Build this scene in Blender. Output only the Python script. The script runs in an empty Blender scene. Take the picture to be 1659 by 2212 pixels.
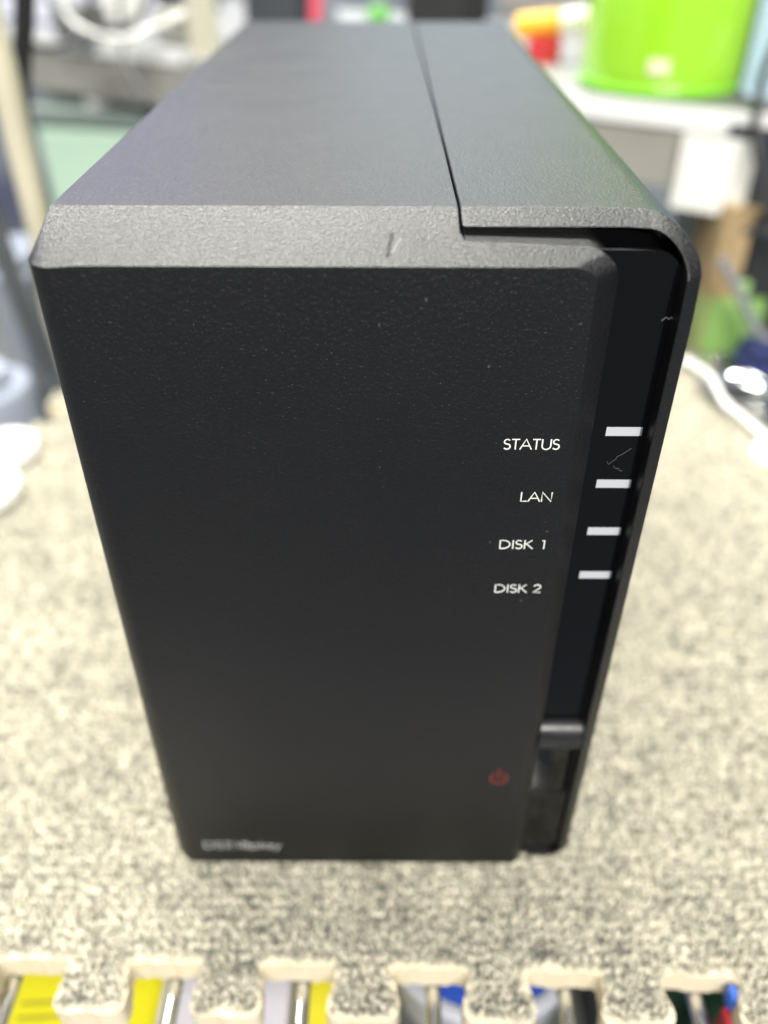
import bpy, bmesh, math, random
import numpy as np
from mathutils import Vector, Matrix, Euler

random.seed(7); rng = np.random.default_rng(7)
S = 0.001                                   # everything below is written in millimetres
SC = bpy.context.scene
COL = SC.collection
R = math.radians

# ------------------------------------------------------------------ camera
CAM_P = Vector((3.417, -118.544, 204.454)); CAM_E = Euler((R(53.333), R(-.086), R(.2335)), 'XYZ')
cam = bpy.data.cameras.new('camera'); camo = bpy.data.objects.new('camera', cam); COL.objects.link(camo)
camo.location = CAM_P * S; camo.rotation_euler = CAM_E
cam.sensor_fit = 'VERTICAL'; cam.sensor_height = 36; cam.lens = 29.416
cam.clip_start = .005; cam.clip_end = 50
cam.dof.use_dof = True; cam.dof.focus_distance = .141; cam.dof.aperture_fstop = 7.3
SC.camera = camo

# ------------------------------------------------------------------ room light
W = bpy.data.worlds.new('World'); SC.world = W; W.use_nodes = True
W.node_tree.nodes['Background'].inputs[0].default_value = (.82, .89, 1, 1)
W.node_tree.nodes['Background'].inputs[1].default_value = .34

def lamp(name, loc, aim, sx, sy, power, colr):
    l = bpy.data.lights.new(name, 'AREA'); l.shape = 'RECTANGLE'; l.size = sx; l.size_y = sy
    l.energy = power; l.color = colr
    o = bpy.data.objects.new(name, l); COL.objects.link(o); o.location = loc
    d = Vector(aim) - Vector(loc); o.rotation_euler = d.to_track_quat('-Z', 'Y').to_euler()
    return o
lamp('ceiling_lamp', (-.32, 1.0, 1.45), (0, .1, .1), 1.5, .6, 74, (1, .985, .90))
lamp('ceiling_lamp', (.1, -1.0, 1.25), (0, 0, 0), 1.0, .5, 56, (1, .975, .91))
lamp('added_back_light', (-1.15, 2.2, .75), (0, .1, .1), 1.6, .9, 5.2, (.32, .35, 1))  # unseen area light added behind to tint the left of the box top
lamp('added_back_light', (.75, 2.3, .75), (0, .1, .1), 2.0, .9, 7.6, (.68, .87, 1))  # second added light, paler, brightening the right of the box top

SC.view_settings.view_transform = 'Standard'; SC.view_settings.look = 'None'
SC.view_settings.exposure = 0.0; SC.view_settings.gamma = 1
SC.render.engine = 'CYCLES'; SC.cycles.use_denoising = True
SC.cycles.max_bounces = 8; SC.cycles.caustics_reflective = False; SC.cycles.caustics_refractive = False

# ------------------------------------------------------------------ helpers
def mat(name, col, rough=.5, spec=.5, metal=0, trans=0, coat=0, sss=0, emit=0, ior=1.5):
    m = bpy.data.materials.new(name); m.use_nodes = True
    b = m.node_tree.nodes['Principled BSDF']
    b.inputs['Base Color'].default_value = (*col, 1); b.inputs['Roughness'].default_value = rough
    b.inputs['Specular IOR Level'].default_value = spec; b.inputs['Metallic'].default_value = metal
    b.inputs['Transmission Weight'].default_value = trans; b.inputs['Coat Weight'].default_value = coat
    b.inputs['IOR'].default_value = ior
    if sss:
        b.inputs['Subsurface Weight'].default_value = sss
        b.inputs['Subsurface Radius'].default_value = (.004, .004, .003)
    return m
class N:
    """small node helper"""
    def __init__(s, m): s.t = m.node_tree; s.b = s.t.nodes['Principled BSDF']
    def n(s, typ, ins=None, **kw):
        x = s.t.nodes.new(typ)
        for k, v in kw.items(): setattr(x, k, v)
        for k, v in (ins or {}).items():
            if hasattr(v, 'is_linked') or hasattr(v, 'links'): s.t.links.new(v, x.inputs[k])
            else: x.inputs[k].default_value = v
        return x
    def link(s, a, k): s.t.links.new(a, s.b.inputs[k])
def noise_var(m, c1, c2, scale, bump=0, bscale=None, dist=.0002, detail=3):
    q = N(m); tc = q.n('ShaderNodeTexCoord')
    nz = q.n('ShaderNodeTexNoise', {'Vector': tc.outputs['Object'], 'Scale': scale, 'Detail': detail})
    mx = q.n('ShaderNodeMix', {'A': (*c1, 1), 'B': (*c2, 1)}, data_type='RGBA')
    for i in mx.inputs:
        pass
    q.t.links.new(nz.outputs['Fac'], mx.inputs[0])
    mx.inputs[6].default_value = (*c1, 1); mx.inputs[7].default_value = (*c2, 1)
    q.link(mx.outputs[2], 'Base Color')
    if bump:
        n2 = q.n('ShaderNodeTexNoise', {'Vector': tc.outputs['Object'], 'Scale': bscale or scale, 'Detail': 3})
        bp = q.n('ShaderNodeBump', {'Height': n2.outputs['Fac'], 'Strength': bump, 'Distance': dist})
        q.link(bp.outputs[0], 'Normal')
    return m

def empty(name, loc, label=None, cat=None, group=None):
    o = bpy.data.objects.new(name, None); COL.objects.link(o); o.location = Vector(loc) * S
    o.empty_display_size = .01
    if label: tag(o, label, cat, group)
    return o
def tag(o, label, cat, group=None):
    o['label'] = label; o['category'] = cat
    if group: o['group'] = group
    return o
def adopt(o, parent):
    o.parent = parent
    if parent is not None:
        M = Matrix.Identity(4); p = parent
        chain = []
        while p is not None: chain.append(p); p = p.parent
        for q in reversed(chain): M = M @ q.matrix_parent_inverse @ Matrix.LocRotScale(q.location, q.rotation_euler, q.scale)
        o.matrix_parent_inverse = M.inverted()
def obj(name, bm, m, parent=None, smooth=None, bevel=0, seg=2, origin=None, weighted=False):
    """one bmesh in millimetre world coordinates -> one mesh object"""
    me = bpy.data.meshes.new(name)
    bmesh.ops.recalc_face_normals(bm, faces=bm.faces[:])
    bm.to_mesh(me); bm.free()
    org = Vector(origin) if origin is not None else Vector((0, 0, 0))
    me.transform(Matrix.Scale(S, 4) @ Matrix.Translation(-org))
    o = bpy.data.objects.new(name, me); COL.objects.link(o)
    o.location = org * S
    if m: me.materials.append(m)
    if bevel:
        b = o.modifiers.new('bevel', 'BEVEL'); b.width = bevel * S; b.segments = seg; b.limit_method = 'ANGLE'; b.angle_limit = R(14)
        if weighted:
            wn = o.modifiers.new('weighted_normal', 'WEIGHTED_NORMAL'); wn.mode = 'FACE_AREA'; wn.weight = 100; wn.keep_sharp = False
    if smooth is not None:
        me.shade_smooth()
        try: me.set_sharp_from_angle(angle=R(smooth))
        except Exception: pass
    if parent is not None: adopt(o, parent)
    return o
def box(bm, x0, x1, y0, y1, z0, z1, M=None):
    v = [bm.verts.new((x, y, z)) for x in (x0, x1) for y in (y0, y1) for z in (z0, z1)]
    for f in ((0, 1, 3, 2), (4, 6, 7, 5), (0, 4, 5, 1), (2, 3, 7, 6), (0, 2, 6, 4), (1, 5, 7, 3)): bm.faces.new([v[i] for i in f])
    if M is not None: bmesh.ops.transform(bm, matrix=M, verts=v)
    return v
def boxm(*a, M=None): bm = bmesh.new(); box(bm, *a, M=M); return bm
def lathe(prof, c=(0, 0, 0), n=32, M=None, cap=True):
    bm = bmesh.new(); rings = []
    for r, z in prof:
        rings.append([bm.verts.new((r * math.cos(2 * math.pi * i / n), r * math.sin(2 * math.pi * i / n), z)) for i in range(n)])
    for a, b in zip(rings, rings[1:]):
        for i in range(n): bm.faces.new((a[i], a[(i + 1) % n], b[(i + 1) % n], b[i]))
    if cap: bm.faces.new(rings[0][::-1]); bm.faces.new(rings[-1])
    T = Matrix.Translation(c) @ (M if M is not None else Matrix.Identity(4))
    bmesh.ops.transform(bm, matrix=T, verts=bm.verts[:])
    return bm
def tube(pts, r, n=12, smooth_n=0, bm=None, closed=False):
    pts = [Vector(p) for p in pts]
    if smooth_n:                                             # Catmull-Rom
        q = []
        P = [pts[0] * 2 - pts[1]] + pts + [pts[-1] * 2 - pts[-2]]
        for i in range(1, len(P) - 2):
            for k in range(smooth_n):
                t = k / smooth_n
                q.append(.5 * (2 * P[i] + (P[i + 1] - P[i - 1]) * t + (2 * P[i - 1] - 5 * P[i] + 4 * P[i + 1] - P[i + 2]) * t * t + (3 * P[i] - P[i - 1] - 3 * P[i + 1] + P[i + 2]) * t ** 3))
        pts = q + [pts[-1]]
    bm = bm or bmesh.new(); rings = []; up = None
    for i, p in enumerate(pts):
        d = (pts[min(i + 1, len(pts) - 1)] - pts[max(i - 1, 0)]).normalized()
        if up is None: up = d.orthogonal().normalized()
        up = (up - d * up.dot(d)).normalized(); s = d.cross(up)
        rr = r(i / (len(pts) - 1)) if callable(r) else r
        rings.append([bm.verts.new(p + rr * (math.cos(2 * math.pi * k / n) * up + math.sin(2 * math.pi * k / n) * s)) for k in range(n)])
    for a, b in zip(rings, rings[1:]):
        for k in range(n): bm.faces.new((a[k], a[(k + 1) % n], b[(k + 1) % n], b[k]))
    bm.faces.new(rings[0][::-1]); bm.faces.new(rings[-1])
    return bm
def rounded(pts, n=10):
    """pts: (a, b, radius) corner list -> polyline with filleted corners"""
    out = []; L = len(pts)
    for i in range(L):
        p = Vector(pts[i][:2]); r = pts[i][2]
        a = (Vector(pts[i - 1][:2]) - p); b = (Vector(pts[(i + 1) % L][:2]) - p)
        if r <= 0: out.append(p); continue
        a.normalize(); b.normalize(); ang = a.angle(b); t = r / math.tan(ang / 2)
        c = p + (a + b).normalized() * (r / math.sin(ang / 2))
        s, e = p + a * t - c, p + b * t - c
        th = s.angle_signed(e)
        for k in range(n + 1):
            q = s.copy(); q.rotate(Matrix.Rotation(-th * k / n, 2)); out.append(c + q)
    return out
def prism(poly, axis, lo, hi):
    """closed 2-D outline extruded: axis 'y' takes (x,z), 'x' takes (y,z), 'z' takes (x,y)"""
    bm = bmesh.new()
    f = {'y': lambda p, h: (p[0], h, p[1]), 'x': lambda p, h: (h, p[0], p[1]), 'z': lambda p, h: (p[0], p[1], h)}[axis]
    a = [bm.verts.new(f(p, lo)) for p in poly]; b = [bm.verts.new(f(p, hi)) for p in poly]; n = len(poly)
    for i in range(n): bm.faces.new((a[i], a[(i + 1) % n], b[(i + 1) % n], b[i]))
    bm.faces.new(a[::-1]); bm.faces.new(b)
    bmesh.ops.recalc_face_normals(bm, faces=bm.faces[:])
    return bm
def boolean(bmA, bmB, op='INTERSECT'):
    def t(bm):
        me = bpy.data.meshes.new('t'); bm.to_mesh(me); bm.free(); o = bpy.data.objects.new('t', me); COL.objects.link(o); return o
    A, B = t(bmA), t(bmB)
    m = A.modifiers.new('b', 'BOOLEAN'); m.operation = op; m.object = B; m.solver = 'EXACT'
    dg = bpy.context.evaluated_depsgraph_get(); dg.update()
    bm = bmesh.new(); bm.from_mesh(A.evaluated_get(dg).to_mesh())
    for o in (A, B):
        me = o.data; bpy.data.objects.remove(o); bpy.data.meshes.remove(me)
    bmesh.ops.remove_doubles(bm, verts=bm.verts[:], dist=1e-4)
    bmesh.ops.dissolve_limit(bm, angle_limit=R(.3), verts=bm.verts[:], edges=bm.edges[:])
    return bm
def cutplane(bm, co, no):
    bmesh.ops.bisect_plane(bm, geom=bm.verts[:] + bm.edges[:] + bm.faces[:], plane_co=co, plane_no=no, clear_outer=True)
    e = [x for x in bm.edges if x.is_boundary]
    if e: bmesh.ops.holes_fill(bm, edges=e, sides=0)
RM = CAM_E.to_matrix()
def ray(u, v): return RM @ Vector(((u - 829.5) / 1807.4, -(v - 1106) / 1807.4, -1))
def aty(u, v, y): d = ray(u, v); return CAM_P + d * ((y - CAM_P.y) / d.y)      # a bearing taken from the photo, met at depth y
def atz(u, v, z): d = ray(u, v); return CAM_P + d * ((z - CAM_P.z) / d.z)      # ... at height z

# ------------------------------------------------------------------ materials
def textured_plastic():
    m = mat('textured_black_plastic', (.0042, .0041, .0046), .44, .5)
    q = N(m); tc = q.n('ShaderNodeTexCoord')
    v = tc.outputs['Object']
    n1 = q.n('ShaderNodeTexNoise', {'Vector': v, 'Scale': 1950, 'Detail': 4, 'Roughness': .6, 'Distortion': .6})
    n2 = q.n('ShaderNodeTexNoise', {'Vector': v, 'Scale': 60, 'Detail': 2})
    bp = q.n('ShaderNodeBump', {'Height': n1.outputs['Fac'], 'Strength': 1.0, 'Distance': .00018})
    q.link(bp.outputs[0], 'Normal')
    mr = q.n('ShaderNodeMapRange', {'Value': n2.outputs['Fac'], 'From Min': .3, 'From Max': .7, 'To Min': .34, 'To Max': .375})
    q.link(mr.outputs[0], 'Roughness')
    # stray dust specks
    wv = q.n('ShaderNodeTexNoise', {'Vector': v, 'Scale': 900, 'Detail': 1})
    va = q.n('ShaderNodeVectorMath', {0: wv.outputs['Color'], 1: (.0012, .0012, .0012)}, operation='MULTIPLY')
    vb = q.n('ShaderNodeVectorMath', {0: v, 1: va.outputs[0]}, operation='ADD')
    vo = q.n('ShaderNodeTexVoronoi', {'Vector': vb.outputs[0], 'Scale': 300})
    sp = q.n('ShaderNodeSeparateColor', {0: vo.outputs['Color']})
    th = q.n('ShaderNodeMath', {0: sp.outputs[0], 1: .70}, operation='SUBTRACT')
    th2 = q.n('ShaderNodeMath', {0: th.outputs[0], 1: .24}, operation='MULTIPLY')
    lt = q.n('ShaderNodeMath', {0: vo.outputs['Distance'], 1: th2.outputs[0]}, operation='LESS_THAN')
    mx = q.n('ShaderNodeMix', data_type='RGBA')
    q.t.links.new(lt.outputs[0], mx.inputs[0]); mx.inputs[6].default_value = (.0042, .0041, .0046, 1); mx.inputs[7].default_value = (.09, .09, .085, 1)
    # two strokes scuffed across the top chamfer
    xyz = q.n('ShaderNodeSeparateXYZ', {0: v})
    def M(op, a, b): return q.n('ShaderNodeMath', {0: a, 1: b}, operation=op).outputs[0]
    def stroke(x0, y0, x1, y1, w):
        k = (x1 - x0) / (y1 - y0)
        dd = M('ABSOLUTE', M('SUBTRACT', xyz.outputs[0], M('ADD', M('MULTIPLY', xyz.outputs[1], k), (x0 - k * y0) * S)), 0.0)
        rag = M('MULTIPLY', n1.outputs['Fac'], 2 * w * S)
        return M('MULTIPLY', M('MULTIPLY', M('LESS_THAN', dd, rag), M('GREATER_THAN', xyz.outputs[2], .161)), M('MULTIPLY', M('GREATER_THAN', xyz.outputs[1], min(y0, y1) * S), M('LESS_THAN', xyz.outputs[1], max(y0, y1) * S)))
    dk = stroke(3.5, 2.0, 4.2, 7.6, .34); lt2 = stroke(4.1, 3.0, 5.5, 6.4, .22)
    m2 = q.n('ShaderNodeMix', data_type='RGBA'); q.t.links.new(lt2, m2.inputs[0]); q.t.links.new(mx.outputs[2], m2.inputs[6]); m2.inputs[7].default_value = (.08, .078, .07, 1)
    q.link(m2.outputs[2], 'Base Color')
    q.link(M('SUBTRACT', .5, M('MULTIPLY', dk, .3)), 'Specular IOR Level')
    return m
PL = textured_plastic()
GLOSS = mat('glossy_black_acrylic', (.002, .002, .0024), .06, .28)
def smudge(m, lo, hi, sc):
    q = N(m); tc = q.n('ShaderNodeTexCoord')
    n = q.n('ShaderNodeTexNoise', {'Vector': tc.outputs['Object'], 'Scale': sc, 'Detail': 3})
    mr = q.n('ShaderNodeMapRange', {'Value': n.outputs['Fac'], 'From Min': .4, 'From Max': .65, 'To Min': lo, 'To Max': hi})
    q.link(mr.outputs[0], 'Roughness'); return m
smudge(GLOSS, .05, .14, 120)
SATIN = smudge(mat('satin_black_plastic', (.004, .004, .0045), .2, .35), .07, .2, 90)
CHASSIS = mat('matt_black_inner', (.004, .004, .004), .7)
INK = mat('white_ink', (.66, .68, .62), .6)
INKG = mat('grey_ink', (.55, .56, .55), .6)
LEDM = mat('milky_light_guide', (.43, .44, .47), .25)
REDI = mat('red_ink', (.30, .028, .014), .5)
LINT = mat('pale_lint', (.095, .092, .08), .8)
FOAM = noise_var(mat('cream_foam', (.86, .82, .68), .75), (.76, .69, .53), (.60, .51, .34), 160, .4, 900, .0004)
CHROME = mat('chrome_wire', (.78, .78, .76), .16, metal=1)

# ------------------------------------------------------------------ bench
GREYB = noise_var(mat('grey_bench', (.12, .13, .13), .5), (.05, .055, .055), (.10, .105, .10), 30)
bt = obj('bench_top', boxm(-1500, 1500, -75, 2200, -110, -86), GREYB); bt['kind'] = 'structure'

# ------------------------------------------------------------------ the disk station
BZ = 4.0; DB = 240
nas = empty('network_storage_box', (0, 120, 1), 'black plastic two-bay network storage box standing on the grey carpet mat', 'storage box')
def yz(front):  # side profile: front face, shallow top chamfer, top, back
    return [(front, BZ), (front, 160.5), (14, 165), (DB, 165), (DB, BZ)]
# left cover: left side, most of the top, the front face
outl = rounded([(-50, BZ, 6), (-50, 165, .6), (14.35, 165, 0), (14.35, 163.0, 0), (15.1, 162.35, .5), (38, 161.9, 4.6), (38, BZ, 0)])
bm = boolean(prism(yz(0), 'x', -60, 60), prism(outl, 'y', -10, 300))
bm = boolean(bm, prism(rounded([(-50, 0, 4.6), (80, 0, 0), (80, 300, 0), (-50, 300, 0)]), 'z', -20, 200))
# slanting edge bevel beside the glossy strip, turning into the top chamfer
nb = Vector((2.5, -3.7, 0)); tilt = Vector((36.2, 0, 10)) - Vector((34.3, 0, 153)); e2 = Vector((3.6, 2.4, 0))
nb = tilt.cross(e2).normalized(); nb = nb if nb.x > 0 else -nb
cutplane(bm, (34.3, 0, 153), nb)
nc = Vector((0, -4.5, 14)).normalized(); K0 = Vector((34.2, 0, 160.5)); RF = 3.2
cen = K0 - (nc + nb) * (RF / (1 + nc.dot(nb)))
for t in np.linspace(0, 1, 9)[1:-1]:
    nn = nc.slerp(nb, float(t)).normalized(); cutplane(bm, cen + nn * RF, nn)
TC = Vector((-48.9, 14.0, 165)); RC = 4.6
for th in np.linspace(0, 90, 9)[:-1]:                     # the fillet narrows to a point at the top corner
    a = R(180 + float(th)); P0 = Vector((-50 + RC + RC * math.cos(a), RC + RC * math.sin(a), 160.2)); tg = Vector((-math.sin(a), math.cos(a), 0))
    nn = (TC - P0).cross(tg).normalized(); nn = nn if nn.z > 0 else -nn
    cutplane(bm, P0, nn)
for v in bm.verts:
    if 5 < v.co.x < 20 and v.co.y > 20: v.co.x -= 1.7
bmesh.ops.remove_doubles(bm, verts=bm.verts[:], dist=.02); bmesh.ops.dissolve_degenerate(bm, edges=bm.edges[:], dist=.02)
bmesh.ops.dissolve_limit(bm, angle_limit=R(.4), verts=bm.verts[:], edges=bm.edges[:])
left = obj('left_cover', bm, PL, nas, smooth=180, bevel=.6, seg=3, weighted=True)
# right cover: the strip of the top, the rim and the right side, one wall swept round the corner
def right_cover():
    path = [(14.75 + (43.6 - 14.75) * k / 8, 165.0, 0, 1) for k in range(9)]
    for k in range(1, 21): a = R(90 - 90 * k / 20); path.append((43.6 + 6.8 * math.cos(a), 158.2 + 6.8 * math.sin(a), math.cos(a), math.sin(a)))
    for k in range(1, 25): path.append((50.4 - .4 * k / 24, 158.2 - (158.2 - 9.5) * k / 24, 1, 0))
    for k in range(1, 11): a = R(-90 * k / 10); path.append((44.5 + 5.5 * math.cos(a), 9.5 + 5.5 * math.sin(a), math.cos(a), math.sin(a)))
    path.append((40, BZ, 0, -1))
    bm = bmesh.new(); prev = None; L = 0; last = None
    for k, (x, z, nx, nz) in enumerate(path):
        if last is not None: L += math.hypot(x - last[0], z - last[1])
        last = (x, z)
        t = min(1, max(0, (L - 26.5) / 15.0)); t = t * t * (3 - 2 * t)
        yo = 14 + (2.0 - 14) * t; yi = 8.9 + (.5 - 8.9) * t; th = 1.65 + 1.0 * t
        dx = lambda y: (-1.7 if (x < 20 and y > 20) else 0)
        ring = [bm.verts.new((x + dx(DB), DB, z)), bm.verts.new((x, yo, z)), bm.verts.new((x - nx * th, yi, z - nz * th)), bm.verts.new((x + dx(DB) - nx * th, DB, z - nz * th))]
        if prev:
            for a in range(4): bm.faces.new((prev[a], prev[(a + 1) % 4], ring[(a + 1) % 4], ring[a]))
        else: bm.faces.new(ring)
        prev = ring
    bm.faces.new(prev[::-1])
    return bm
right = obj('right_cover', right_cover(), PL, nas, smooth=180, bevel=.4, seg=3, weighted=True)
obj('inner_chassis', boxm(-48, 47.9, 20, DB - 3, BZ + 2, 162.8), CHASSIS, nas)
obj('rear_panel', boxm(-48.5, 48, DB - 1.5, DB + 1, BZ + 1.5, 163), CHASSIS, nas)
# rubber feet
for fx in (-36, 36):
    for fy in (18, 222): obj('rubber_foot', lathe([(6, .4), (7, 1), (7, BZ + .5)], (fx, fy, 0), 20), CHASSIS, nas, smooth=40)
# glossy strip with four light guides
strip = obj('glossy_strip', prism(rounded([(12, 54, 0), (12, 161.75, 0), (48.1, 161.75, 5.2), (48.1, 54, 0)]), 'y', 4, 4.5), GLOSS, nas)
for z in (130.5, 119.7, 109.0, 98.3):
    bm = boxm(40.8, 46.6, 3.93, 4.6, z - .86, z + .86)
    led = obj('status_light', bm, LEDM, strip)
    obj('light_ghost', boxm(46.62, 46.95, 3.97, 4.6, z - .84, z + .84), mat('ghost_tint', (.10, .13, .13), .3), led)  # greenish ghost reflection at the light's right end, put in as colour
obj('slot_panel', prism(rounded([(13, 156, 0), (13, 163.3, 0), (48.1, 163.2, 6), (48.1, 156, 0)]), 'y', 9.6, 10.2), GLOSS, nas)
# lower block and the power key
prof = rounded([(4.6, 55.6, 0), (.9, 55.6, 3.5), (.9, 49.0, .4), (4.6, 49.0, 0)])
obj('ledge', prism(prof, 'x', 37.9, 48.0), smudge(mat('ledge_sheen_plastic', (.012, .012, .012), .3), .26, .42, 200), nas, smooth=40)  # base lifted to grey: part of the wide highlight is in the colour
obj('key_surround', boxm(46.5, 48.3, 2.4, 4.8, 31, 49), SATIN, nas, bevel=.25)
obj('lower_block', boxm(37.4, 48.3, 2.2, 4.8, BZ + 1.2, 31), SATIN, nas, bevel=.6, seg=3)
key = obj('power_key', boxm(37.4, 45.7, 2.0, 4.8, 31.8, 48.3), SATIN, nas, bevel=.45, seg=3)

# ------------------------------------------------------------------ lettering as pen strokes (unit cap height)
def arc(cx, cy, rx, ry, a0, a1, n=14): return [(cx + rx * math.cos(R(a0 + (a1 - a0) * i / n)), cy + ry * math.sin(R(a0 + (a1 - a0) * i / n))) for i in range(n + 1)]
G = {
 'S': (.56, [arc(.27, .745, .2, .225, 35, 270, 12) + arc(.27, .27, .225, .25, 85, -150, 12)]),
 'T': (.60, [[(.02, .97), (.58, .97)], [(.3, .97), (.3, 0)]]),
 'A': (.86, [[(.03, 0), (.43, 1), (.83, 0)], [(.17, .34), (.69, .34)]]),
 'U': (.80, [[(.1, 1), (.1, .36)] + arc(.4, .34, .3, .34, 180, 360, 12) + [(.7, 1)]]),
 'L': (.56, [[(.1, 1), (.1, .03), (.5, .03)]]),
 'N': (.86, [[(.1, 0), (.1, 1), (.76, .0), (.76, 1)]]),
 'D': (.84, [[(.1, .03), (.1, .97)] + arc(.28, .5, .48, .47, 90, -90, 16) + [(.1, .03)]]),
 'I': (.26, [[(.13, 0), (.13, 1)]]),
 'K': (.70, [[(.1, 0), (.1, 1)], [(.6, 1), (.12, .48)], [(.22, .58), (.66, 0)]]),
 '1': (.55, [[(.2, .93), (.36, .97), (.36, 0)]]),
 '2': (.62, [arc(.31, .7, .23, .28, 165, -30, 12) + [(.08, .03), (.58, .03)]]),
 '8': (.62, [arc(.31, .745, .2, .23, -90, 270, 18), arc(.31, .27, .24, .26, 90, 450, 18)]),
 'p': (.66, [[(.1, .66), (.1, -.3)], arc(.34, .33, .24, .32, 0, 360, 18)]),
 'l': (.22, [[(.11, 1), (.11, 0)]]),
 'a': (.68, [arc(.32, .33, .24, .32, 0, 360, 18), [(.57, .66), (.57, 0)]]),
 'y': (.58, [[(.04, .66), (.29, .04)], [(.54, .66), (.16, -.3)]]),
 ' ': (.36, []),
}
def lettering(name, txt, x0, x1, z0, cap, m, parent, pen=.11, y=0.0, narrow=None):
    w = sum(G[c][0] for c in txt); sx = (x1 - x0) / w; x = x0; bm = bmesh.new()
    for c in txt:
        for st in G[c][1]:
            tube([(x + px * sx, 0, z0 + pz * cap) for px, pz in st], pen, 6, bm=bm)
        x += G[c][0] * sx
    for v in bm.verts: v.co.y = y - .012 + v.co.y * .25
    return obj(name, bm, m, parent, smooth=60)
lettering('lettering', 'STATUS', 22.9, 32.4, 129.35, 2.0, INK, left, .125)
lettering('lettering', 'LAN', 26.7, 32.5, 118.6, 2.0, INK, left, .125)
lettering('lettering', 'DISK 1', 23.9, 32.7, 107.95, 2.0, INK, left, .125)
lettering('lettering', 'DISK 2', 23.9, 32.9, 97.25, 2.0, INK, left, .125)
lettering('lettering', 'DS218play', -42.3, -22.6, 10.2, 3.0, INKG, left, .125)
bm = tube([(29.7 + 1.8 * math.cos(R(a)), 0, 39.6 + 1.95 * math.sin(R(a))) for a in range(122, 419, 10)], .165, 6)
tube([(29.7, 0, 39.9), (29.7, 0, 42.7)], .165, 6, bm=bm)
for v in bm.verts: v.co.y = -.012 + v.co.y * .2
obj('power_symbol', bm, REDI, left, smooth=60)

# scuff on the chamfer: two shallow strokes worn into the edge
# ------------------------------------------------------------------ lint on the plastic
def lint(name, pts, r=.035, label='', y=None):
    o = obj(name, tube(pts, r, 5, smooth_n=4), LINT); tag(o, label, 'lint'); return o
lint('lint_fibre', [(45.7, 3.9, 127.2), (45.0, 3.85, 126.6), (44.1, 3.8, 125.9), (43.5, 3.85, 125.5), (43.3, 3.85, 124.9), (42.7, 3.85, 124.4), (42.3, 3.9, 123.9), (41.9, 3.9, 124.5)], .04, 'pale crinkled lint fibre on the glossy strip below the top white light')
lint('lint_fibre', [(43.2, 3.9, 123.6), (43.5, 3.85, 123.1), (44.1, 3.88, 123.0), (44.4, 3.85, 122.6), (44.9, 3.9, 122.5)], .035, 'tiny curl of lint on the glossy strip just above the second white light')
lint('lint_fibre', [(46.2, 3.9, 150.6), (46.8, 3.8, 151.2), (47.2, 3.8, 150.9), (47.6, 3.8, 151.2), (48.0, 3.6, 150.8), (48.2, 3.5, 151.1)], .09, 'white tuft of lint caught beside the rim near the top of the glossy strip')

# ------------------------------------------------------------------ carpet tile mat with interlocking tabs
ROT = Matrix.Rotation(R(-1.1), 2); MX0, MX1, MY0, MY1 = -160.5, 172.0, -23.3, 300
def tabs(n0, n1, pitch, off, ln, neck, tip):
    out = []
    for k in range(n0, n1):
        c = off + k * pitch
        out += [(c - neck, 0, 1.6), (c - tip, ln, 2.6), (c + tip, ln, 2.6), (c + neck, 0, 1.6)]
    return out
corners = [(MX0, MY0, 1.5)]
for a, d, r in tabs(-3, 4, 31.6, -1.0, 11.6, 6.6, 8.9): corners.append((a, MY0 - d, r))
corners.append((MX1, MY0, 1.5))
for a, d, r in tabs(0, 9, 31.6, MY0 + 30, 10, 6.3, 8.1): corners.append((MX1 + d, a, r))
corners.append((MX1, MY1, 1.5)); corners.append((MX0, MY1, 1.5))
for a, d, r in reversed(tabs(0, 9, 31.6, MY0 + 20, 10, 6.3, 8.1)): corners.append((MX0 - d, a, r))
OUT = rounded(corners, 6)
OUT = [ROT @ Vector(p) for p in OUT]
def inset(poly, d):
    out = []; L = len(poly)
    for i in range(L):
        a, b, c = Vector(poly[i - 1]), Vector(poly[i]), Vector(poly[(i + 1) % L])
        e = (c - a); nrm = Vector((-e.y, e.x)).normalized(); out.append(b + nrm * d)
    return out
def fray(poly, step, amp):
    out = []; L = len(poly)
    for i in range(L):
        a, b = Vector(poly[i]), Vector(poly[(i + 1) % L]); d = b - a; m = max(1, int(d.length / step)); nrm = Vector((-d.y, d.x)).normalized()
        for k in range(m): out.append(a + d * (k / m) + nrm * (random.uniform(-amp, amp) if k or d.length > step else 0))
    return out
matt = empty('carpet_tile', (0, 130, -10), 'speckled grey and cream carpet tile with interlocking foam tabs under the black box', 'mat')
obj('foam_base', prism(fray(OUT, 1.4, .38), 'z', -10, -2.0), FOAM, matt)
# pile: a dense field of yarn tufts
def inside(px, py, poly):
    c = np.zeros(len(px), bool); P = np.array([[p[0], p[1]] for p in poly]); j = len(P) - 1
    for i in range(len(P)):
        xi, yi = P[i]; xj, yj = P[j]
        if yi != yj:
            c ^= ((yi > py) != (yj > py)) & (px < (xj - xi) * (py - yi) / (yj - yi) + xi)
        j = i
    return c
def vnoise(x, y, s, seed):
    r = np.random.default_rng(seed).random((256, 256)); u = x / s; v = y / s; i = np.floor(u).astype(int); j = np.floor(v).astype(int); fu = u - i; fv = v - j
    fu = fu * fu * (3 - 2 * fu); fv = fv * fv * (3 - 2 * fv); g = lambda a, b: r[a % 256, b % 256]
    return (g(i, j) * (1 - fu) + g(i + 1, j) * fu) * (1 - fv) + (g(i, j + 1) * (1 - fu) + g(i + 1, j + 1) * fu) * fv
sp = 1.0
gx, gy = np.meshgrid(np.arange(-175, 187, sp), np.arange(-42, 305, sp)); px = gx.ravel(); py = gy.ravel()
px = px + rng.uniform(-.5, .5, len(px)) * sp; py = py + rng.uniform(-.5, .5, len(py)) * sp
ok = inside(px, py, OUT)
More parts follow.
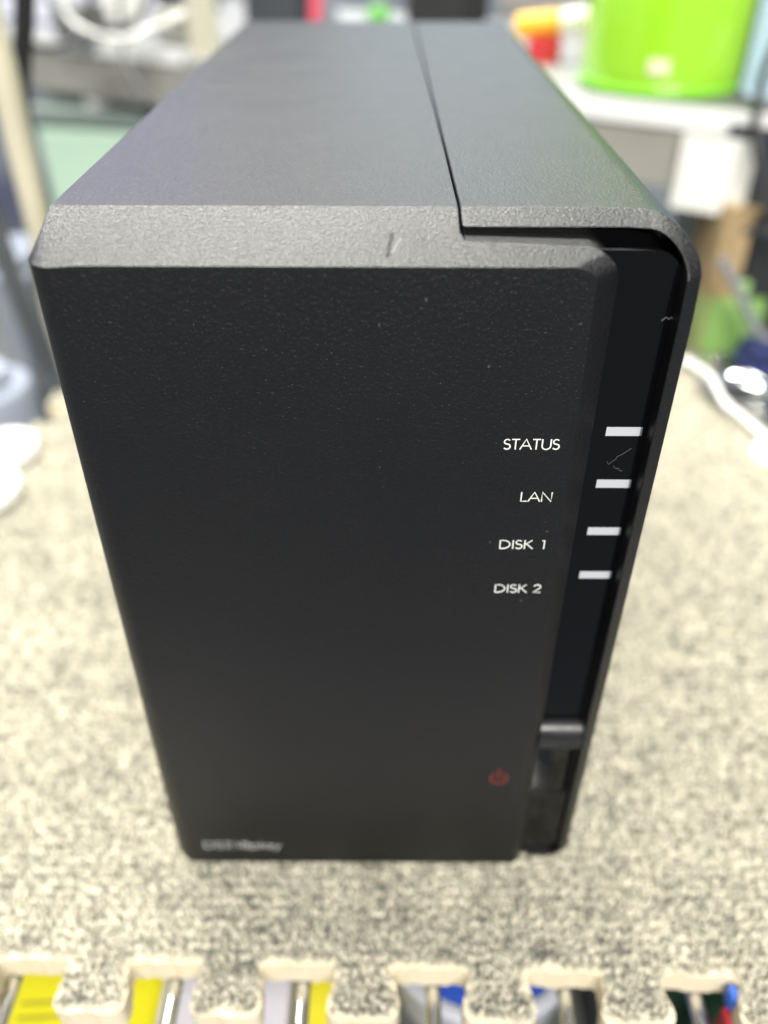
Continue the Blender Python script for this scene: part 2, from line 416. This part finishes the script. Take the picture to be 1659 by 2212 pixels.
ins = 0 + 1.1 * vnoise(px, py, 4.0, 9) ** 1.5 + .5 * rng.random(len(px))            # ragged cut edge
for ddx, ddy in ((1, 0), (-1, 0), (0, 1), (0, -1)): ok &= inside(px + ddx * ins, py + ddy * ins, OUT)
ok &= ~((px > -44) & (px < 44) & (py > 8) & (py < 234))
px, py = px[ok], py[ok]; n = len(px)
fleck = np.clip((.45 - vnoise(px * .7, py * 1.3, 1.5, 1)) / .25, 0, 1)
rows = .5 + .5 * np.sin(py * 2.3 + 1.5 * vnoise(px, py, 15, 5)) * (.6 + .8 * vnoise(px, py, 5, 11))
val = np.clip(.60 + .42 * (rng.random(n) - .5) + .24 * (rows - .5) - .30 * fleck + .16 * (vnoise(px, py * 1.3, 9, 2) - .5), 0, 1)
hgt = 1.7 + 1.3 * rng.random(n) - .5 * (1 - val)
rad = .56 + .32 * rng.random(n); a0 = rng.random(n) * 6.283
K = 3; V = np.zeros((n, 2 * K + 1, 3))
for k in range(K):
    a = a0 + k * 6.2832 / K
    V[:, k] = np.stack([px + rad * .8 * np.cos(a), py + rad * .8 * np.sin(a), np.full(n, -2.3)], 1)
    V[:, K + k] = np.stack([px + rad * np.cos(a + .5), py + rad * np.sin(a + .5), -2.3 + hgt * .62], 1)
V[:, 2 * K] = np.stack([px + rng.normal(0, .35, n), py + rng.normal(0, .35, n), -2.3 + hgt], 1)
fl = []
for k in range(K):
    k2 = (k + 1) % K
    fl += [[k, k2, K + k2], [k, K + k2, K + k], [K + k, K + k2, 2 * K]]
F = (np.array(fl)[None] + (np.arange(n) * (2 * K + 1))[:, None, None]).reshape(-1, 3)
me = bpy.data.meshes.new('carpet_pile'); VV = V.reshape(-1, 3) * S
me.vertices.add(len(VV)); me.vertices.foreach_set('co', VV.ravel())
me.loops.add(F.size); me.loops.foreach_set('vertex_index', F.ravel().astype(np.int32))
me.polygons.add(len(F)); me.polygons.foreach_set('loop_start', np.arange(0, F.size, 3, dtype=np.int32))
me.update(calc_edges=True); me.shade_smooth()
dark = np.array([.095, .10, .092]); light = np.array([.74, .69, .555])
mid = np.array([.45, .425, .345])
cc = np.where(val[:, None] < .5, dark + (mid - dark) * (val[:, None] * 2), mid + (light - mid) * (val[:, None] * 2 - 1))
cc = np.clip(cc * rng.uniform(.85, 1.15, (n, 1)), 0, 1)
ca = np.ones((n, 2 * K + 1, 4)); ca[:, :, :3] = cc[:, None]
at = me.color_attributes.new('yarn', 'FLOAT_COLOR', 'POINT'); at.data.foreach_set('color', ca.ravel().astype(np.float32))
YARN = mat('yarn', (.4, .38, .3), .9, .2)
q = N(YARN); an = q.n('ShaderNodeAttribute', attribute_name='yarn'); q.link(an.outputs['Color'], 'Base Color')
me.materials.append(YARN)
pile = bpy.data.objects.new('carpet_pile', me); COL.objects.link(pile); adopt(pile, matt); pile['kind'] = 'stuff'
obj('backing_cloth', prism([Vector(p) for p in inset(OUT, 2.0)], 'z', -2.2, -1.9), mat('backing', (.16, .155, .13), .9), matt)

# ------------------------------------------------------------------ wire rack that carries the mat
rack = empty('wire_rack', (0, 130, -86), 'chrome wire rack whose rods show between the tabs of the carpet tile', 'rack')
rod = tube([(0, -75, 0), (0, 320, 0)], 1.9, 14)
rodo = obj('rod', rod, CHROME, None, smooth=60)
for i, x in enumerate((-108, -88, -68, -48, -16.5, 15.3, 47.5, 79, 111, 143)):
    o = rodo if i == 0 else rodo.copy()
    if i: COL.objects.link(o)
    o.location = Vector((x, 0, -12.2)) * S
    adopt(o, rack)
bar = obj('cross_bar', tube([(-150, 0, 0), (165, 0, 0)], 2.4, 14), CHROME, None, smooth=60)
for i, y in enumerate((60, 180, 300)):
    o = bar if i == 0 else bar.copy()
    if i: COL.objects.link(o)
    o.location = Vector((0, y, -16.5)) * S; adopt(o, rack)
for x in (-146, 160):
    for y in (62, 298): obj('leg', tube([(x, y, -86), (x, y, -18)], 3, 12), CHROME, rack, smooth=60)

# ------------------------------------------------------------------ things lying under the rack
def packet(name, x0, x1, y0, y1, z, h, colr, label, cat, rz=0, rough=.4, printed=False):
    e = empty(name, ((x0 + x1) / 2, (y0 + y1) / 2, z), label, cat)
    M = Matrix.Translation(((x0 + x1) / 2, (y0 + y1) / 2, z)) @ Matrix.Rotation(R(rz), 4, 'Z')
    w, d = (x1 - x0) / 2, (y1 - y0) / 2
    obj('body', boxm(-w, w, -d, d, 0, h, M=M), mat(name + '_card', colr, rough), e, bevel=1.2, seg=3)
    return e, M, w, d
YEL = (.72, .66, .02)
e, M, w, d = packet('yellow_packet', -126, -62, -40, 45, -86, 22, YEL, 'bright yellow packet under the leftmost tabs of the carpet tile', 'packet', 3)
for k in range(5): obj('print_line', boxm(-12, 16 - 4 * (k % 3), -8 - 4.2 * k, -7 - 4.2 * k, 21.9, 22.06, M=M), mat('olive_print', (.30, .27, .03), .6), e)
e2_, M, w, d = packet('lilac_box', -60, -24, -40, 50, -86, 34, (.52, .50, .58), 'pale lilac white box under the rack between two yellow packets', 'box', -1)
obj('lid', boxm(-w - .6, w + .6, -d - .6, d + .6, 30, 35, M=M), mat('lilac_lid', (.55, .53, .60), .4), e2_, bevel=.8)
e, M, w, d = packet('yellow_packet', -23, 4, -45, 48, -86, 26, (.66, .58, .03), 'yellow packet with grey front band under the middle of the mat edge', 'packet', 2)
obj('grey_band', boxm(-w - .3, w + .3, -d - .3, -d + 24, -.1, 26.4, M=M), mat('warm_grey_card', (.42, .38, .32), .5), e, bevel=.8)
tin = empty('blue_lidded_tub', (34, 18, -86), 'round tub with royal blue lid and pale grey rim under the rack', 'tub')
obj('wall', lathe([(24, 0), (29, 2), (31, 26)], (34, 18, -86), 40), mat('pale_tub', (.45, .46, .50), .4), tin, smooth=50)
obj('rim', lathe([(31, 25.5), (32.5, 26), (32.5, 29), (31, 30), (28.5, 29.5), (28.5, 27)], (34, 18, -86), 40), mat('grey_rim', (.40, .41, .46), .35), tin, smooth=50)
obj('lid', lathe([(28.6, 27.2), (28.6, 28.6), (4, 29)], (34, 18, -86), 40), mat('royal_blue', (.025, .075, .40), .35), tin, smooth=50)
tray = empty('dark_tray', (95, 0, -86), 'charcoal plastic tray under the right end of the mat edge', 'tray')
obj('base', boxm(67.5, 140, -50, 60, -86, -83), mat('charcoal', (.03, .03, .033), .5), tray)
for a in ((67.5, 70, -50, 60), (137.5, 140, -50, 60), (70, 137.5, -50, -47.5), (70, 137.5, 57.5, 60)): obj('side_wall', boxm(*a, -83, -62), mat('charcoal_wall', (.035, .035, .038), .5), tray, bevel=.6)
pb = obj('green_circuit_board', boxm(72, 134, -42, 30, -82.6, -80.8), noise_var(mat('board_green', (.01, .03, .02), .4), (.008, .03, .018), (.02, .05, .03), 200)); tag(pb, 'dark green circuit board lying in the charcoal tray', 'circuit board')
tb = obj('grey_cable', tube([(70, -40, -78), (95, -20, -60), (118, -14, -54), (150, -30, -60)], 3.2, 12, smooth_n=6), mat('grey_rubber', (.2, .19, .18), .5), smooth=60); tag(tb, 'thick grey cable crossing the charcoal tray below the mat corner', 'cable')
cb = empty('cable_plug', (88, -33, -22), 'plug with blue top and red body hanging at the right tab gap', 'plug')
obj('blue_top', boxm(84.5, 89, -30, -26, -9, -3), mat('plug_blue', (.03, .11, .50), .35), cb, bevel=1, seg=3)
obj('red_body', boxm(84, 91, -35, -28, -22, -9.2), mat('plug_red', (.42, .02, .03), .35), cb, bevel=1.2, seg=3)
obj('cable', tube([(88, -31, -22), (89, -28, -40), (96, -15, -60), (104, 0, -80)], 1.8, 10, smooth_n=6), mat('plug_cable', (.05, .04, .04), .5), cb, smooth=60)

# ------------------------------------------------------------------ background: raised shelf running obliquely behind the mat
SZ = 105
A0 = atz(0, 62, SZ); A1 = atz(1659, 250, SZ)
ang = math.atan2(A1.y - A0.y, A1.x - A0.x)
SM = Matrix.Translation((A1.x, A1.y, 0)) @ Matrix.Rotation(ang, 4, 'Z')       # local: +x to the right along the edge, +y away, origin at the right frame edge
LS = -(A1 - A0).length
def on_shelf(u, v): return SM.inverted() @ atz(u, v, SZ + .0)
def sh(*a): return boxm(*a, M=SM)
WHITE = noise_var(mat('white_laminate', (.5, .5, .49), .4), (.34, .34, .335), (.22, .22, .22), 20)
shelf = empty('raised_shelf', SM @ Vector((LS / 2, 100, -86)), 'long white raised shelf running obliquely behind the black box', 'shelf')
obj('board', sh(LS - 250, 260, 1.6, 300, SZ - 12, SZ), WHITE, shelf, bevel=.8)
obj('edge_strip', sh(LS - 250, 260, 0, 1.5, SZ - 12.3, SZ + .4), mat('white_edging', (.86, .86, .84), .35), shelf, bevel=.4)
obj('front_rail', sh(LS - 250, 260, 3, 8, 60, SZ - 12.4), noise_var(mat('cream_rail', (.62, .60, .54), .45), (.44, .42, .37), (.26, .25, .23), 25), shelf)
for x in (LS - 200, -160, 230): obj('leg', sh(x, x + 22, 30, 60, -86, SZ - 12.4), mat('shelf_leg', (.30, .31, .30), .5), shelf)
card = obj('white_card', boxm(0, 42, -6.6, -5.6, 50, 92, M=SM @ Matrix.Translation((-42, 3, 0))), mat('bright_card', (.88, .87, .82), .4)); tag(card, 'bright white card hung on the shelf rail at the right', 'card')
dark_p = obj('dark_box', boxm(-18, 130, -3, -.5, 56, 99, M=SM), mat('slate', (.045, .05, .06), .4)); tag(dark_p, 'slate grey box front against the rail right of the white card', 'box')

obj('guard_rail', tube([SM @ Vector((LS - 240, 8, SZ + 7)), SM @ Vector((-190, 8, SZ + 7))], 2.2, 14), CHROME, shelf, smooth=60)
for x in (LS - 150, LS + 20, LS + 190, -200): obj('rail_stud', tube([SM @ Vector((x, 8, SZ)), SM @ Vector((x, 8, SZ + 7))], 1.8, 10), CHROME, shelf, smooth=60)
# lime jar on the shelf
jc = on_shelf(1475, 150); jc = SM @ Vector((jc.x + 5, 52, SZ))
jar = empty('lime_jar', jc, 'translucent lime green plastic jar standing on the white shelf', 'jar')
LIME = mat('lime_plastic', (.46, .95, .04), .05, trans=.22, coat=1)
obj('body', lathe([(0.5, .2), (40, .2), (46, 1.5), (49, 6), (50, 14), (50, 150), (44, 165), (34, 170), (34, 180), (32, 180), (32, 169), (42, 163), (47.5, 149), (47.5, 15), (46, 8), (0.5, 6), (0.5, .2)], jc, 48, cap=False), LIME, jar, smooth=50)
obj('foot_ring', lathe([(41, -.0), (47, .1), (50.6, 4), (50.6, 5.5), (49.8, 7)], jc, 48), mat('lime_foot', (.30, .75, .06), .2), jar, smooth=50)
obj('painted_glint', boxm(-6, 6, -50.9, -50.2, 14, 22, M=Matrix.Translation(jc) @ Matrix.Rotation(R(-18), 4, 'Z')), mat('peach_glint', (.85, .72, .55), .5), jar)  # peach highlight on the jar wall, put in as a small pale plate

# the red, yellow and white things beside it
def place(u, v, dy=0): p = on_shelf(u, v); return SM @ Vector((p.x, p.y + dy, SZ))
p = place(1172, 133)
tape = empty('tape_roll', p, 'red tape roll lying flat on the shelf left of the lime jar', 'tape roll')
obj('roll', lathe([(5, .1), (12, .1), (12, 16), (5, 16), (5, .1)], p, 32, cap=False), mat('red_tape', (.60, .03, .04), .4), tape, smooth=40)
obj('core', lathe([(4, .1), (4.9, .1), (4.9, 16), (4, 16), (4, .1)], p, 24, cap=False), mat('tape_core', (.5, .4, .25), .6), tape, smooth=40)
p2 = p + Vector((10, 3, 24.2))
th = empty('yellow_torch', p2, 'orange yellow torch with white barrel resting across the red tape roll', 'torch')
M2 = Matrix.Translation(p2) @ Matrix.Rotation(R(-8), 4, 'Z') @ Matrix.Rotation(R(84), 4, 'Y')
obj('head', lathe([(6.5, -31), (8, -28), (8, -3), (7, 0)], (0, 0, 0), 28, M2), mat('amber_plastic', (.85, .45, .02), .35), th, smooth=40)
obj('barrel', lathe([(7, .2), (8, 3), (8, 36), (6, 38)], (0, 0, 0), 28, M2), mat('white_barrel', (.88, .88, .86), .3), th, smooth=40)
# dark row at the back of the shelf
def back_box(name, u0, u1, vb, h, d, colr, label, cat, bev=2):
    a = place(u0, vb); b = place(u1, vb)
    la, lb = SM.inverted() @ a, SM.inverted() @ b; y = max(la.y, lb.y)
    o = obj(name, boxm(la.x, lb.x, y, y + d, SZ + .1, SZ + h, M=SM), mat(name + '_paint', colr, .5), bevel=bev, seg=2); tag(o, label, cat); return o
back_box('black_case', 830, 990, 62, 70, 60, (.02, .02, .022), 'low black case on the shelf directly behind the box top', 'case')
back_box('grey_case', 1000, 1300, 40, 60, 50, (.34, .32, .30), 'warm grey case at the back of the shelf left of the jar', 'case')
back_box('dark_tool_case', 290, 420, 30, 40, 40, (.06, .065, .07), 'dark low tool case at the back of the shelf at the upper left', 'case')
back_box('pale_carton', 195, 275, 40, 50, 30, (.80, .80, .76), 'pale carton at the back of the shelf at the upper left', 'carton')
back_box('slate_case', 470, 640, 66, 70, 60, (.05, .055, .065), 'slate grey case on the shelf left of the pink marker', 'case')
back_box('blue_grey_box', 590, 690, 58, 55, 30, (.34, .37, .45), 'pale blue grey box on the shelf behind the pink marker', 'box')
mk = place(680, 66)
mkr = empty('pink_marker', mk, 'pink marker pen standing upright on the shelf', 'marker')
obj('barrel', lathe([(5.5, .1), (6, 1), (6, 70)], mk, 20, Matrix.Rotation(R(5), 4, 'Y')), mat('pink_plastic', (.75, .10, .16), .35), mkr, smooth=40)
obj('cap', lathe([(6.6, 70), (6.6, 105), (5, 108)], mk, 20, Matrix.Rotation(R(5), 4, 'Y')), mat('pink_cap', (.6, .05, .10), .35), mkr, smooth=40)
gk = place(818, 68)
kb = empty('green_pin', gk, 'small green pin standing in front of the black case', 'pin')
obj('cap', lathe([(7, 7), (10, 9), (10, 16), (7, 19)], gk, 24), mat('leaf_green', (.13, .42, .08), .4), kb, smooth=40)
obj('stem', lathe([(6, .1), (5, 7)], gk, 20), mat('green_stem', (.08, .25, .06), .4), kb, smooth=40)
# cream post and leaning cables on the left
b0 = place(445, 122)
post = empty('cream_post', b0, 'cream vertical post clamped at the shelf edge left of the box', 'post')
obj('upright', boxm(-9, 9, -8, 8, -40, 260, M=Matrix.Translation(b0) @ Matrix.Rotation(ang, 4, 'Z')), mat('cream_paint', (.66, .63, .50), .4), post, bevel=2)
obj('clamp', boxm(-14, 14, -12, 14, -16, .5, M=Matrix.Translation(b0) @ Matrix.Rotation(ang, 4, 'Z')), mat('clamp_grey', (.35, .35, .34), .4), post, bevel=2)

# lower left clutter
def cyl_thing(name, u, v, z, r, h, colr, label, cat, rough=.35, trans=0):
    c = atz(u, v, z); e = empty(name, c, label, cat)
    obj('body', lathe([(r * .9, .1), (r, 2), (r, h - 6), (r * .9, h - 2)], c, 36), mat(name + '_plastic', colr, rough, trans=trans), e, smooth=50)
    obj('cap', lathe([(r * .55, h - 2), (r * .55, h + 8), (r * .5, h + 9)], c, 28), mat(name + '_cap', [min(1, x * 1.1 + .05) for x in colr], rough), e, smooth=50)
    return e
ct = atz(215, 520, -86)
tub = empty('mint_container', ct, 'pale mint green translucent container under the shelf at the left', 'container')
cm = aty(215, 330, ct.y - 60)
MINT = mat('mint_plastic', (.58, .78, .62), .3)
bx = Matrix.Translation((cm.x, cm.y, -86)) @ Matrix.Rotation(ang * .4, 4, 'Z')
hh = aty(215, 235, cm.y).z + 86
obj('body', boxm(-62, 62, 0, 90, .1, hh - 16, M=bx), MINT, tub, bevel=8, seg=4, smooth=40)
obj('lid', boxm(-65, 65, -3, 93, hh - 15.5, hh, M=bx), mat('grey_green_lid', (.22, .27, .25), .35), tub, bevel=3, seg=3, smooth=40)
dc = atz(226, 222, -86 + hh)
dome = empty('white_roll', (dc.x, dc.y, -86 + hh), 'white paper roll on the grey green lid at the left', 'roll')
obj('paper', lathe([(7, 0), (17, 0), (17, 32), (7, 32), (7, 0)], (dc.x, dc.y, -86 + hh + .2), 32, cap=False), mat('white_paper', (.88, .86, .80), .5), dome, smooth=40)
obj('core', lathe([(5.5, 0), (6.9, 0), (6.9, 32), (5.5, 32), (5.5, 0)], (dc.x, dc.y, -86 + hh + .2), 24, cap=False), mat('card_core', (.4, .3, .2), .7), dome, smooth=40)
bc = atz(125, 208, -86 + hh)
bt_ = empty('mint_stopper', (bc.x, bc.y, -86 + hh), 'small glossy mint stopper on the container lid', 'stopper')
obj('knob', lathe([(6, .2), (9, 2), (10, 8), (8, 15), (4, 18)], (bc.x, bc.y, -86 + hh), 28), mat('mint_gloss', (.62, .85, .78), .08), bt_, smooth=60)

def cable(name, pix, r, colr, label, rough=.4, drop=None):
    pts = [aty(u, v, y) for u, v, y in pix]
    if drop is not None: pts.append(Vector((pts[-1].x + drop[0], pts[-1].y + drop[1], -86 + r)))
    o = obj(name, tube(pts, r, 16, smooth_n=8), mat(name + '_sheath', colr, rough), smooth=60); tag(o, label, 'cable'); return o
cable('cream_cable', [(-60, -60, 260), (0, 130, 270), (40, 300, 285), (75, 450, 300), (105, 580, 320), (120, 690, 345)], 6.2, (.86, .80, .62), 'thick cream cable hanging down at the left of the box', drop=(-5, 25))
cable('black_cable', [(55, -60, 330), (52, 60, 330), (45, 180, 335), (55, 330, 345), (90, 560, 360), (130, 760, 370)], 4.6, (.012, .012, .013), 'black cable hanging behind the cream cable at the left', drop=(0, 30))
cable('thin_black_cable', [(200, -40, 560), (195, 30, 560), (240, 60, 580), (300, 40, 600), (330, -40, 620)], 2.6, (.05, .05, .05), 'thin dark cable looping above the shelf at the upper left')
cable('grey_cable', [(-60, 380, 300), (-10, 500, 310), (40, 640, 320), (85, 780, 330), (100, 860, 330)], 5.5, (.10, .11, .12), 'dark grey cable below the cream one at the left edge', drop=(10, 30))
cyl_thing('blue_white_bottle', 15, 1010, -86, 30, 60, (.30, .33, .40), 'blue white bottle beyond the mat at the far left', 'bottle')
# white discs on the left of the mat
def disc(u, v, r, label, name='white_disc'):
    c = atz(u, v, 1.0); e = empty(name, (c.x, c.y, .6), label, 'disc')
    obj('plate', lathe([(r * .95, .5), (r, 1.5), (r, 5), (r * .96, 6.5)], (c.x, c.y, 0), 40), mat('white_gloss', (.90, .90, .88), .3), e, smooth=50)
    obj('hub', lathe([(r * .25, 6.4), (r * .25, 8), (r * .2, 8.4)], (c.x, c.y, 0), 24), mat('white_hub', (.85, .85, .84), .3), e, smooth=50)
disc(18, 980, 14, 'white round disc lying on the left end of the carpet tile')
disc(-30, 1070, 15, 'larger white disc at the left frame edge nearer than the other')

# right clutter
def rbox(name, u0, u1, v0, v1, Y, d, colr, label, cat, rz=0, rough=.6):
    a = aty(u0, v1, Y); b = aty(u1, v0, Y)
    o = obj(name, boxm(0, b.x - a.x, 0, d, 0, b.z - a.z, M=Matrix.Translation((a.x, Y, a.z)) @ Matrix.Rotation(R(rz), 4, 'Z')), noise_var(mat(name + '_skin', colr, rough), colr, [c * .8 for c in colr], 40), bevel=1.5); tag(o, label, cat); return o
ca_ = aty(1530, 620, 375); cb_ = aty(1645, 440, 375)
cardb = empty('cardboard_box', ((ca_.x + cb_.x) / 2, 375, -86), 'brown cardboard box standing under the shelf at the right', 'box')
KR = noise_var(mat('kraft_card', (.42, .30, .16), .7), (.44, .32, .17), (.36, .25, .13), 60)
obj('body', boxm(ca_.x, cb_.x, 372, 420, -85.8, 58, M=None), KR, cardb, bevel=1)
obj('tape_strip', boxm(ca_.x + 10, ca_.x + 16, 371.4, 372.1, -60, 57), mat('buff_tape', (.50, .36, .2), .3), cardb)
cyl_thing('leaf_green_bottle', 1515, 900, -86, 21, 92, (.26, .46, .13), 'leaf green bottle standing beyond the right mat edge', 'bottle')
cyl_thing('clear_white_jar', 1480, 640, -86, 24, 118, (.74, .80, .74), 'milky white jar under the shelf beside the cardboard box', 'jar')
cyl_thing('dark_jar', 1660, 900, -86, 26, 70, (.05, .07, .07), 'dark glossy jar at the right frame edge behind the silver lid', 'jar', .15)
cyl_thing('olive_bottle', 1605, 860, -86, 14, 62, (.12, .2, .07), 'small olive bottle between the leaf green bottle and the dark jar', 'bottle')
# silver lid and white cable end on the right end of the tile
lc = atz(1590, 850, 2)
sl = empty('silver_lid', (lc.x, lc.y, .5), 'shiny silver dished lid lying on the right end of the carpet tile', 'lid')
obj('dish', lathe([(3, 4), (12, 3.2), (15, 4.5), (16.5, 8), (15.5, 8.6), (14, 6), (11, 5), (3, 5.6)], (lc.x, lc.y, -3), 40), mat('polished_steel', (.85, .86, .86), .12, metal=1), sl, smooth=50)
obj('rim', lathe([(16.4, 7.6), (17.4, 8.2), (17.0, 9.2), (15.8, 8.8), (16.4, 7.6)], (lc.x, lc.y, -3), 40, cap=False), mat('steel_rim', (.8, .8, .8), .2, metal=1), sl, smooth=50)
pts = [atz(1470, 775, 3), atz(1500, 790, 5), atz(1535, 815, 6), atz(1565, 870, 5), atz(1610, 905, 3), atz(1665, 960, 3), atz(1720, 1010, 3)]
wc = obj('white_cable', tube(pts, 1.8, 14, smooth_n=8), mat('white_sheath', (.88, .88, .86), .25), smooth=60); tag(wc, 'glossy white cable across the right end of the carpet tile', 'cable')
wp = atz(1655, 985, 2)
wk = empty('white_pot', (wp.x, wp.y, .5), 'small white round pot on the carpet at the right frame edge', 'pot')
obj('top', lathe([(6, .2), (7, 1), (7, 5), (5.5, 6.5)], (wp.x, wp.y, 0), 28), mat('white_cap_plastic', (.9, .89, .84), .3), wk, smooth=50)
obj('skirt', lathe([(7.4, -.4), (8, 0), (7.2, 1.2)], (wp.x, wp.y, 0), 28), mat('buff_skirt', (.6, .5, .3), .5), wk, smooth=50)

def standing(name, u0, u1, vtop, Y, d, colr, label, cat, rough=.5):
    a = aty(u0, vtop, Y); b = aty(u1, vtop, Y)
    e = empty(name, ((a.x + b.x) / 2, Y + d / 2, -86), label, cat)
    obj('body', boxm(a.x, b.x, Y, Y + d, -85.9, a.z), noise_var(mat(name + '_skin', colr, rough), colr, [c * .7 for c in colr], 50), e, bevel=2, seg=3)
    obj('top_band', boxm(a.x - .8, b.x + .8, Y - .8, Y + d + .8, a.z - 14, a.z - 9), mat(name + '_band', [min(1, c * 1.8 + .02) for c in colr], rough), e, bevel=.6)
standing('dark_case', 62, 128, 560, 430, 60, (.035, .037, .04), 'tall dark case behind the black cable at the left', 'case')
standing('charcoal_case', 1618, 1780, 455, 372, 50, (.03, .032, .034), 'charcoal case at the right frame edge beside the cardboard box', 'case')
standing('navy_box', 1632, 1720, 765, 318, 26, (.02, .03, .12), 'low navy box at the right frame edge beyond the silver lid', 'box')
standing('steel_tin', -40, 48, 560, 400, 50, (.30, .33, .38), 'blue grey tin at the left frame edge below the cream cable', 'tin', .3)
back_box('grey_meter', 70, 185, 92, 26, 28, (.20, .20, .195), 'small grey meter on the shelf beside the black cable at the left', 'meter')
back_box('cream_adapter', 300, 400, 98, 22, 24, (.45, .43, .36), 'cream power adapter on the shelf left of the cream post', 'adapter')

cable('thin_white_cable', [(130, -60, 600), (150, 40, 590), (250, 85, 570), (330, 60, 600), (420, 20, 640)], 2.2, (.75, .75, .72), 'thin white cable trailing along the shelf at the upper left')
cable('grey_ribbon_cable', [(1560, 560, 350), (1600, 640, 345), (1640, 720, 340), (1700, 760, 335)], 3.0, (.25, .26, .27), 'grey cable drooping in front of the cardboard box at the right')
cyl_thing('steel_can', 285, 560, -86, 20, 70, (.45, .50, .48), 'steel grey can under the shelf close to the left side of the box', 'can', .15)

cable('looped_black_wire', [(90, -50, 640), (120, 20, 630), (170, 50, 610), (150, 95, 590), (80, 100, 560), (30, 60, 560)], 2.0, (.02, .02, .022), 'black wire looping over the shelf edge beside the black cable')
cable('hanging_black_wire', [(255, -50, 600), (262, 60, 590), (270, 130, 560), (300, 190, 540), (330, 230, 520)], 1.8, (.02, .02, .022), 'black wire hanging from the shelf above the mint container')
cable('black_mains_wire', [(1700, 40, 420), (1650, 160, 410), (1632, 280, 375), (1650, 420, 360), (1700, 520, 350)], 2.4, (.02, .02, .022), 'black wire hanging past the white card at the right frame edge')
gp = place(1648, 205)
gl = empty('glass_tumbler', gp, 'clear glass tumbler on the shelf right of the lime jar', 'tumbler')
obj('wall', lathe([(.5, .2), (18, .2), (20, 2), (22, 90), (20.5, 90), (18.5, 5), (.5, 5), (.5, .2)], gp, 36, cap=False), mat('clear_glass', (.9, .95, .93), .03, trans=.9), gl, smooth=50)
obj('rim', lathe([(20.4, 89.6), (22.3, 89.8), (22.3, 91.2), (20.4, 91), (20.4, 89.6)], gp, 36, cap=False), mat('glass_rim', (.85, .9, .88), .05, trans=.6), gl, smooth=50)

STEEL = mat('bright_steel', (.82, .83, .83), .14, metal=1)
for (u, v, r, h, lab) in ((1492, 782, 5.0, 6, 'shiny steel nut nearest the right side of the box on the carpet tile'), (1545, 800, 4.0, 9, 'shiny steel bolt head between the nut and the silver lid'), (1640, 905, 4.5, 7, 'shiny steel nut at the right frame edge nearer than the silver lid')):
    c = atz(u, v, 0); e = empty('steel_nut', c, lab, 'nut', 'steel nuts on the right end of the tile')
    obj('body', lathe([(r * .9, -.6), (r, 0), (r, h - 1), (r * .9, h)], c, 6), STEEL, e, bevel=.3)
    obj('washer', lathe([(r * 1.5, -.9), (r * 1.5, -.1), (r * 1.05, 0)], c, 24), STEEL, e, smooth=40)
